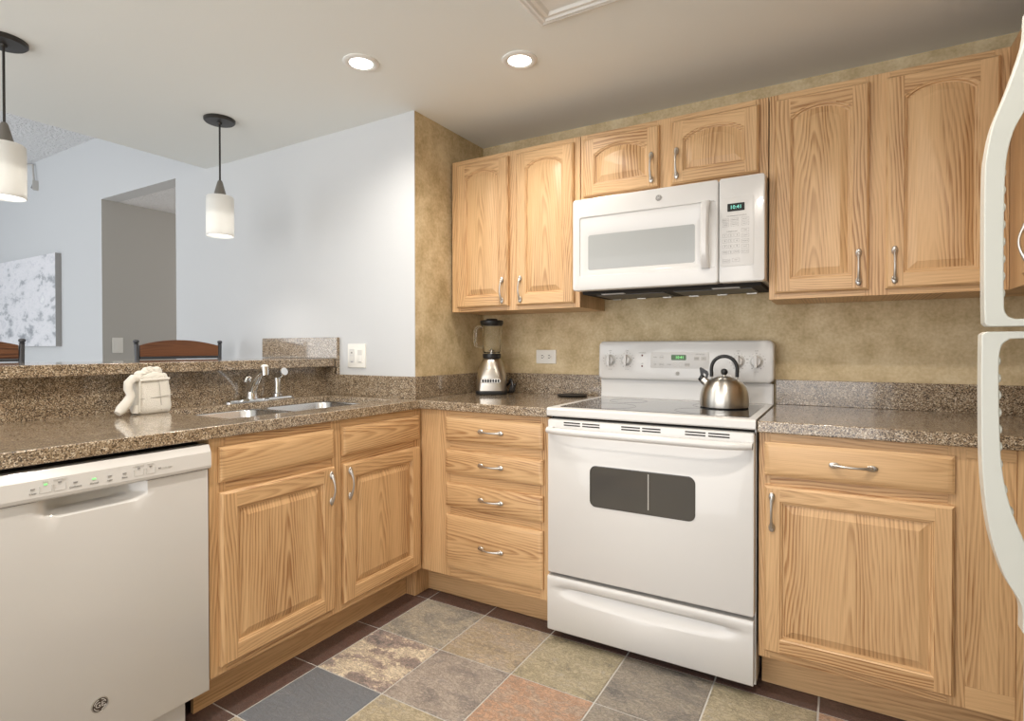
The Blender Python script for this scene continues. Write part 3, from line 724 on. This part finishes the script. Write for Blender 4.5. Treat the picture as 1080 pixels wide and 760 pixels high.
def key(x0, x1, z0, z1, t, s=.0062):
    b = MB()
    for q in ((x0, x1, z0, z0+.0006), (x0, x1, z1-.0006, z1), (x0, x0+.0006, z0, z1), (x1-.0006, x1, z0, z1)): b.box(q[0], q[1], Y-.0002, Y+.001, q[2], q[3], GREYPR)
    b.text(t, (x0+x1)/2, (z0+z1)/2, s, Y, GREYPR); b.build('key', pad)
for i, t in enumerate('123456789'):
    x = .614+.021*(i % 3); z = 1.562-.0205*(i//3); key(x, x+.017, z, z+.013, t, .010)
for i, t in enumerate(('TIME', '0', 'PWR')): key(.614+.021*i, .631+.021*i, 1.500, 1.513, t, .0062 if t != '0' else .010)
for x0, x1, z, t in ((.614, .637, 1.619, 'POPCORN'), (.643, .670, 1.619, 'BEVERAGE'), (.680, .706, 1.619, 'REHEAT'), (.614, .637, 1.602, 'COOK'), (.643, .670, 1.602, 'DEFROST'), (.680, .706, 1.602, 'ADD 30'),
                     (.680, .706, 1.578, 'TIMER'), (.680, .706, 1.558, 'CLOCK'), (.680, .706, 1.538, 'SURFACE'), (.680, .706, 1.518, 'LIGHT'), (.680, .706, 1.499, 'VENT FAN'), (.614, .641, 1.468, 'CLEAR OFF'), (.648, .674, 1.470, 'START')):
    key(x0, x1, z, z+.013, t, .0048)

# ------------------------------------------------------------------ refrigerator
FX = 1.257
c = thing('refrigerator', 'white top freezer refrigerator cut by the right edge, only its door handles showing', 'refrigerator', (0, 0, 0))
b = MB(); b.box(1.312, 1.99, -2.10, -1.375, .03, 1.735, CREAM); b.box(1.33, 1.95, -2.06, -1.41, 0, .03, BLACK); b.build('body', c, bevel=.006)
b = MB(); b.box(FX, 1.308, -2.10, -1.372, 1.184, 1.735, CREAM); up_ = b.build('freezer_door', c, bevel=.008, seg=3)
b = MB(); b.box(FX, 1.308, -2.10, -1.372, .07, 1.174, CREAM); lo_ = b.build('lower_door', c, bevel=.008, seg=3)
HY0, HY1 = -1.420, -1.388
upper_out = [(FX, 1.70), (1.247, 1.690), (1.244, 1.641), (1.2235, 1.567), (1.206, 1.514), (1.199, 1.475), (1.196, 1.44), (1.1955, 1.335), (1.197, 1.193), (1.202, 1.186), (FX, 1.186),
             (FX, 1.198), (1.235, 1.198), (1.226, 1.203), (1.2215, 1.216), (1.2205, 1.348), (1.2225, 1.448), (1.231, 1.497), (1.246, 1.531), (FX, 1.555)]
lower_out = [(FX, 1.178), (1.199, 1.178), (1.1935, 1.172), (1.1935, 1.036), (1.196, .941), (1.206, .848), (1.2245, .781), (1.245, .739), (1.247, .695), (FX, .690),
             (FX, .825), (1.249, .840), (1.230, .899), (1.220, .960), (1.2165, 1.037), (1.2155, 1.131), (1.219, 1.156), (1.229, 1.166), (FX, 1.167)]
def smooth_poly(P, steps=4):
    out = []; n = len(P)
    for i in range(n):
        p0, p1, p2, p3 = (Vector((*P[(i+k) % n], 0)) for k in (-1, 0, 1, 2))
        on = lambda q: abs(q.x-FX) < 1e-6
        if on(p1) or on(p2): out.append((p1.x, p1.y)); continue
        m1 = (p2-p0)*.5 if not on(p0) else (p2-p1); m2 = (p3-p1)*.5 if not on(p3) else (p2-p1)
        l = (p2-p1).length
        m1 = m1.normalized()*min(m1.length, l); m2 = m2.normalized()*min(m2.length, l)
        for k in range(steps):
            t = k/steps; h = (2*t**3-3*t*t+1)*p1+(t**3-2*t*t+t)*m1+(-2*t**3+3*t*t)*p2+(t**3-t*t)*m2
            out.append((h.x, h.y))
    return out
def fridge_handle(poly, par, bumps):
    poly = smooth_poly(poly)
    b = MB(); b.prism(poly, 'y', HY0, HY1, CREAM); h = b.build('handle', par, smooth=40, bevel=.004, seg=3)
    for x, z in bumps:
        b = MB(); b.ball((x, -1.404, z), 1, CREAM, (.0035, .013, .008), 10); b.build('grip_ridge', h)
fridge_handle(upper_out, up_, [(1.2215, 1.24+.028*i) for i in range(9)])
fridge_handle(lower_out, lo_, [(1.2165+.0006*i, 1.13-.028*i) for i in range(7)]+[(1.226, .92), (1.234, .885)])

# ------------------------------------------------------------------ things on the worktops
# kettle
c = thing('kettle', 'brushed steel whistling kettle with black arched handle on the cooktop', 'kettle', (.607, -.315, .9202))
b = MB(); b.lathe([(.085, 0), (.088, .001), (.0885, .0035)], BLACK, seg=48); b.build('base', c, smooth=50)
b = MB(); b.lathe([(.0885, .0035), (.0905, .012), (.090, .036), (.0865, .060), (.0785, .082), (.065, .0995), (.049, .109), (.040, .1115)], STEEL, seg=56, caps=(False, True)); b.build('body', c, smooth=60)
b = MB(); b.lathe([(.041, .1085), (.040, .112), (.030, .1175), (.015, .1205), (.006, .1215), (.006, .126)], STEEL, seg=36, caps=(False, True)); ld = b.build('lid', c, smooth=50)
b = MB(); b.ball((0, 0, .137), .0135, BLACK); b.build('knob', ld, smooth=80)
b = MB(); b.tube([(-.055, 0, .085), (-.072, 0, .098), (-.084, 0, .109)], [.018, .016, .0135], STEEL, 16, up=(0, 1, 0)); sp = b.build('spout', c, smooth=60)
b = MB(); b.tube([(-.081, 0, .107), (-.090, 0, .115)], [.0145, .0135], BLACK, 16, up=(0, 1, 0))
b.prism([(-.094, .112), (-.088, .124), (-.092, .150), (-.088, .154), (-.062, .138), (-.058, .128), (-.064, .108), (-.070, .108), (-.068, .126), (-.078, .134), (-.081, .110)], 'y', -.006, .006, BLACK); b.build('whistle', sp, smooth=40)
b = MB(); pts = [(.047, 0, .118)]
for i in range(19):
    t = PI*i/18; pts.append((.047*math.cos(t)*(1+.18*math.sin(t)), 0, .134+.064*math.sin(t)))
pts.append((-.047, 0, .118)); b.tube(pts, [.0068]*21, BLACK, 10, up=(0, 1, 0), flat=1.2)
hd = b.build('handle', c, smooth=60)
for s in (-1, 1):
    b = MB(); b.tube([(s*.047, 0, .120), (s*.046, 0, .098)], .0038, NICKEL, 8); b.build('handle_bracket', hd)
# blender
c = thing('blender', 'steel blender with glass jar and black lid in the worktop corner', 'blender', (-.552, -.178, CT+.0005), math.radians(28))
b = MB()
def sq(r, z, k=.42, sy=.92): return [(x, y*sy, z) for x, y in b.rrect(-r, r, -r, r, r*k, 5)]
b.loft([sq(.078, 0), sq(.080, .004), sq(.080, .016), sq(.076, .020)], BLACK); b.build('base', c, smooth=40)
b = MB(); b.loft([sq(.074, .020), sq(.075, .045, .5), sq(.076, .075, .6), sq(.074, .100, .7), sq(.065, .135, .85), sq(.053, .168, .98), sq(.044, .182, .99), sq(.040, .185, .99)], HOUSING); h = b.build('housing', c, smooth=50)
b = MB()
b.loft([[(x, -.0715+.0, z) for x, z in b.rrect(-.052, .052, .060, .082, .010, 4)], [(x, -.0735-.0, z) for x, z in b.rrect(-.050, .050, .062, .080, .009, 4)]], NICKEL)
for i in range(7): b.ball((-.039+.013*i, -.0745, .071), 1, BLACK, (.005, .003, .008), 10)
b.build('button_panel', h)
b = MB(); b.box(-.022, .022, -.0612, -.0575, .1275, .1305, GREYPR); b.build('name_strip', h)
b = MB(); b.lathe([(.046, .184), (.047, .190), (.047, .205), (.044, .208)], BLACK, seg=32); b.build('collar', c, smooth=40)
b = MB(); b.lathe([(.040, .207), (.0445, .215), (.054, .355), (.056, .362), (.0535, .362), (.0515, .355), (.042, .217), (.036, .212)], GLASS, seg=40, caps=(False, False))
j = b.build('jar', c, smooth=60)
b = MB(); b.tube([(-.052, 0, .345), (-.075, 0, .342), (-.088, 0, .325), (-.088, 0, .265), (-.080, 0, .245), (-.048, 0, .240)], [.0085]*6, GLASS, 10, up=(0, 1, 0)); b.build('jar_handle', j, smooth=60)
b = MB(); b.lathe([(.053, .350), (.058, .358), (.060, .364), (.060, .374), (.056, .378), (.030, .379), (.028, .386), (.001, .387)], BLACK, seg=36); b.build('lid', c, smooth=40)
b = MB(); b.lathe([(.012, .2075), (.012, .222), (.004, .226)], STEEL, seg=14)
for k in range(4): b.tube([(0, 0, .224), (.024*math.cos(k*PI/2), .024*math.sin(k*PI/2), .224+(.010 if k % 2 else -.004))], [.004, .001], STEEL, 6)
b.build('blades', c)
b = MB(); b.tube([(.05, .03, .03), (.085, .01, .05), (.10, -.01, .075), (.105, -.02, .06), (.11, -.03, .03), (.105, -.04, .012), (.09, -.02, .010), (.11, .0, .010), (.12, .02, .05)], .007, BLACK, 8)
b.tube([(.10, -.045, .016), (.105, -.02, .045), (.108, -.0, .016)], .010, BLACK, 8); b.build('cord', c, smooth=60)
# flat dark rest
b = MB(); b.lathe([(.062, 0), (.072, .002), (.074, .007), (.071, .0085), (.064, .005), (.001, .004)], BLACK, (0, 0, 0), 36)
tag(b.build('spoon_rest', None, (-.135, -.100, CT+.0006), smooth=50), 'flat round black rest on the worktop behind the range corner', 'rest')
# folded towel: pouch stuffed with a fluffy bundle, rolled flap hanging at its left
c = thing('folded_towel', 'white kitchen towel folded into an upright bundle with a rolled trunk, on the peninsula worktop', 'towel', (-1.190, -1.508, CT+.0005), PI/2+.10); c.scale = (1.08, 1.0, 1.08)
random.seed(11)
b = MB(); loops = []
for z, w_, d_, sh in ((0, .052, .030, 0), (.004, .058, .035, 0), (.02, .060, .038, .0), (.045, .059, .036, .001), (.075, .056, .033, -.001), (.10, .055, .030, -.003), (.112, .056, .029, -.004), (.117, .054, .027, -.004)):
    lp = b.rrect(-w_+sh, w_+sh, -d_, d_, d_*.75, 6)
    loops.append([(x+.002*math.sin(z*140+y*90), y+.0022*math.sin(x*120+z*60)+.0016*math.sin(x*60-z*170), z) for x, y in lp])
b.loft(loops, TOWEL); po = b.build('pouch', c, smooth=60)
b = MB()
b.tube([(-.053, -.029, .112), (-.02, -.031, .1135), (.02, -.031, .114), (.047, -.027, .115)], .0045, TOWEL, 8)
b.tube([(-.053, -.029, .112), (-.056, -.031, .06), (-.058, -.033, .01)], .0035, TOWEL, 8); b.build('hem', po, smooth=60)
b = MB()
b.tube([(-.054, -.0315, .052), (0, -.0375, .055), (.054, -.033, .060)], .0013, TOWELSTRIPE, 6)
b.tube([(.008, -.0335, .110), (.010, -.0355, .07), (.012, -.0385, .03), (.012, -.038, .01)], .0013, TOWELSTRIPE, 6); b.build('stripe', po)
b = MB()
for k in range(20):
    a = random.uniform(0, 2*PI); rr = random.uniform(0, 1)**.5; x = -.002+.046*rr*math.cos(a); y = .020*rr*math.sin(a)
    b.ball((x, y, .116+.026*(1-rr**3)), 1, TOWEL, (random.uniform(.011, .020), random.uniform(.009, .015), random.uniform(.010, .018)), 10)
b.ball((-.001, 0, .118), 1, TOWEL, (.050, .026, .024)); b.build('stuffing', c, smooth=80)
b = MB(); b.tube([(-.046, -.012, .118), (-.070, -.020, .120), (-.088, -.026, .106), (-.091, -.028, .088), (-.083, -.030, .068), (-.094, -.032, .046), (-.116, -.036, .024), (-.128, -.038, .012)], [.012, .014, .014, .0125, .013, .0155, .0165, .011], TOWEL, 12, up=(0, 1, 0))
b.tube([(-.06, -.02, .03), (-.066, -.024, .004)], [.012, .010], TOWEL, 10); b.build('trunk', c, smooth=70)

# ------------------------------------------------------------------ wall plates
c = thing('outlet', 'horizontal white outlet plate on the tan wall between blender and range', 'outlet', (-.327, -.0005, 1.105))
b = MB(); b.plate(-.058, .058, -.036, .036, -.006, 0, .003, SWITCHP, .003); p = b.build('cover_plate', c)
for s in (-1, 1):
    b = MB(); b.plate(s*.020-.016, s*.020+.016, -.015, .015, -.0075, -.005, .011, SWITCHP)
    for z in (-.006, .006): b.box(s*.020-.006, s*.020+.004, -.0082, -.006, z-.0017, z+.0017, BLACK)
    b.lathe([(.0022, -.0079), (.0022, -.006)], BLACK, (s*.020+.009, 0, 0), 10, 'y'); b.build('socket', p)
c = thing('wall_switch', 'white double switch plate on the white wall above the corner worktop', 'switch', (-1.097, WY-.0005, 1.112))
b = MB(); b.plate(-.062, .062, -.060, .060, -.006, 0, .004, SWITCHP, .003); p = b.build('cover_plate', c)
b = MB(); b.plate(-.046, -.012, -.034, .034, -.008, -.005, .003, WHITEP)
for z in (.016, -.012): b.plate(-.040, -.018, z-.010, z+.010, -.0092, -.007, .003, DIMP)
b.box(-.034, -.024, -.0095, -.008, .012, .020, GREYPR); b.box(-.036, -.022, -.0085, -.007, -.032, -.028, GREYPR); b.build('dimmer', p)
b = MB(); b.plate(.008, .046, -.034, .034, -.008, -.005, .003, SWITCHP, .001); b.plate(.012, .042, .004, .030, -.0088, -.007, .002, DIMP); b.box(.02, .036, -.0085, -.0075, -.031, -.029, GREYPR); b.build('rocker', p)
c = thing('wall_switch', 'single white rocker switch on the grey hall wall beyond the opening', 'switch', (-3.72, -.482, 1.173), PI/2)
b = MB(); b.plate(-.036, .036, -.058, .058, -.006, 0, .004, SWITCHP, .003); p = b.build('cover_plate', c)
b = MB(); b.plate(-.017, .017, -.034, .034, -.009, -.005, .002, SWITCHP, .0015); b.build('rocker', p)

# ------------------------------------------------------------------ ceiling things
def downlight(x, y, label):
    c = thing('recessed_light', label, 'ceiling light', (x, y, H), 0, 'recessed ceiling lights')
    b = MB(); b.lathe([(.068, -.0005), (.068, -.004), (.062, -.008), (.047, -.007), (.043, -.003)], TRIMW, seg=40, caps=(False, False)); b.build('trim_ring', c, smooth=50)
    b = MB(); b.lathe([(.0445, -.0035), (.044, -.0045), (.001, -.0045)], LIT, seg=36, caps=(False, True)); b.build('lens', c)
downlight(-.612, -1.024, 'round recessed ceiling light nearer the pendant lamps')
downlight(-.072, -.728, 'round recessed ceiling light nearer the stove wall cabinets')
c = thing('ceiling_frame', 'white stepped moulding frame on the ceiling, cut by the top edge', 'ceiling panel', (0, 0, H))
b = MB(); x0, x1, y0, y1 = .11, .72, -1.5, -.897
def RQ(i, z): return [(x0+i, y0+i, z), (x1-i, y0+i, z), (x1-i, y1-i, z), (x0+i, y1-i, z)]
b.loft([RQ(0, -.0005), RQ(0, -.010), RQ(.010, -.014), RQ(.016, -.010), RQ(.030, -.018), RQ(.036, -.012), RQ(.052, -.016), RQ(.060, -.008)], TRIMW, (False, False)); b.build('moulding', c, smooth=25)
b = MB(); b.loft([RQ(.058, -.008), RQ(.09, -.004), RQ(.10, -.004)], TRIMW, (False, True)); b.build('panel', c)
def pendant(x, y, label):
    c = thing('pendant_lamp', label, 'pendant lamp', (x, y, H), 0, 'pendant lamps over the bar')
    b = MB(); b.lathe([(.070, -.0005), (.070, -.010), (.064, -.016), (.012, -.018), (.010, -.026), (.004, -.028)], BRONZE, seg=40); b.build('canopy', c, smooth=40)
    b = MB(); b.tube([(0, 0, -.026), (0, 0, -.17), (0, 0, -.300)], .0042, BRONZE, 10); b.build('stem', c)
    b = MB(); b.lathe([(.008, -.296), (.012, -.304), (.016, -.320), (.028, -.366), (.029, -.372), (.001, -.372)], CONEM, seg=28); b.build('socket_cup', c, smooth=40)
    b = MB(); b.lathe([(.028, -.372), (.056, -.373), (.0605, -.378), (.0615, -.40), (.0615, -.564), (.0595, -.566), (.0585, -.562), (.0585, -.378)], SHADE, seg=40, caps=(False, False)); b.build('shade', c, smooth=40)
    b = MB(); b.lathe([(.012, -.373), (.013, -.44), (.020, -.452)], TRIMW, seg=20, caps=(True, True)); b.build('bulb_holder', c, smooth=40)
    b = MB(); b.lathe([(.020, -.452), (.050, -.456), (.0565, -.460), (.0565, -.556), (.050, -.560), (.001, -.560)], BULB, seg=32, caps=(True, True)); b.build('diffuser', c, smooth=40)
    return c
pendant(-1.601, -.983, 'pendant lamp with frosted cylinder shade hanging in front of the white wall corner')
pendant(-1.601, -1.792, 'nearer pendant lamp with frosted cylinder shade, cut by the left edge')

# ------------------------------------------------------------------ dining side
c = thing('canvas_painting', 'grey and white abstract canvas hanging on the white dining wall', 'painting', (-5.0, WY-.0005, 1.54))
b = MB(); b.box(-.64, .612, -.0405, -.0402, -.372, .372, ART); b.build('painted_face', c)
b = MB(); b.box(-.64, .612, -.040, 0, -.372, .372, CANVAS_SIDE); b.build('stretcher_frame', c)
def stool(y, label):
    c = thing('bar_stool', label, 'bar stool', (-2.1, y, 0), 0, 'bar stools at the ledge')
    hw = .222
    for s in (-1, 1):
        b = MB(); b.tube([(0.02, s*hw*.92, 0), (.012, s*hw*.95, .70), (.004, s*hw*.97, 1.0), (0, s*hw, 1.172)], [.014, .015, .012, .010], GUN, 10)
        b.lathe([(.010, 1.172), (.013, 1.174), (.008, 1.177), (.0125, 1.182), (.0135, 1.187), (.0105, 1.193), (.001, 1.195)], GUN, (0, s*hw, 0), 16); b.build('back_post', c, smooth=50)
    b = MB(); K = 17; ys = [-.208+.416*i/(K-1) for i in range(K)]
    topz = [1.196-.030*(q/.208)**2 for q in ys]
    bow = [-.018*(1-(q/.208)**2) for q in ys]
    lo = [[(bw-.009, q, 1.108), (bw+.009, q, 1.108), (bw+.009, q, tz), (bw-.009, q, tz)] for q, tz, bw in zip(ys, topz, bow)]
    b.loft(lo, STOOLWOOD, grain='y'); b.build('back_panel', c, smooth=30, bevel=.002)
    b = MB()
    b.tube([(bw, q, 1.102) for q, bw in zip(ys, bow)], .008, GUN, 8); b.tube([(bw, q, .86) for q, bw in zip(ys, bow)], .010, GUN, 8); b.build('back_rail', c, smooth=50)
    b = MB(); b.loft([[(x, yy, z) for x, yy in b.rrect(.0+i, .42-i, -.21+i, .21-i, .05, 5)] for i, z in ((0, .70), (0, .73), (.01, .742))], STOOLWOOD, grain='x'); b.build('seat', c, smooth=40)
    for s in (-1, 1):
        b = MB(); b.tube([(.41, s*.20, 0), (.40, s*.18, .70)], [.013, .016], GUN, 10); b.build('front_leg', c, smooth=50)
    b = MB()
    for q in (((.02, -.205, .3), (.405, -.19, .3)), ((.02, .205, .3), (.405, .19, .3)), ((.406, -.19, .25), (.406, .19, .25))): b.tube(q, .009, GUN, 8)
    b.build('stretcher', c)
    return c
stool(-.902, 'wooden backed bar stool behind the towel, whole arched back in view')
stool(-1.806, 'bar stool at the left edge below the canvas, only its back corner in view')
c = thing('ceiling_bracket', 'small grey rod fixture near the popcorn ceiling corner beside the left pendant', 'fixture', (-4.85, WY-.02, 0))
b = MB(); b.tube([(-.16, -.02, 2.718), (0, 0, 2.69), (.02, 0, 2.55)], .008, PALEPR, 8); b.build('rod', c)
b = MB(); b.tube([(-.02, 0, 2.50), (.0, 0, 2.515), (.025, 0, 2.54), (.02, 0, 2.50)], .009, GREYPR, 8); b.box(.045, .052, -.02, .0195, 2.47, 2.55, PALEPR); b.build('hook', c)
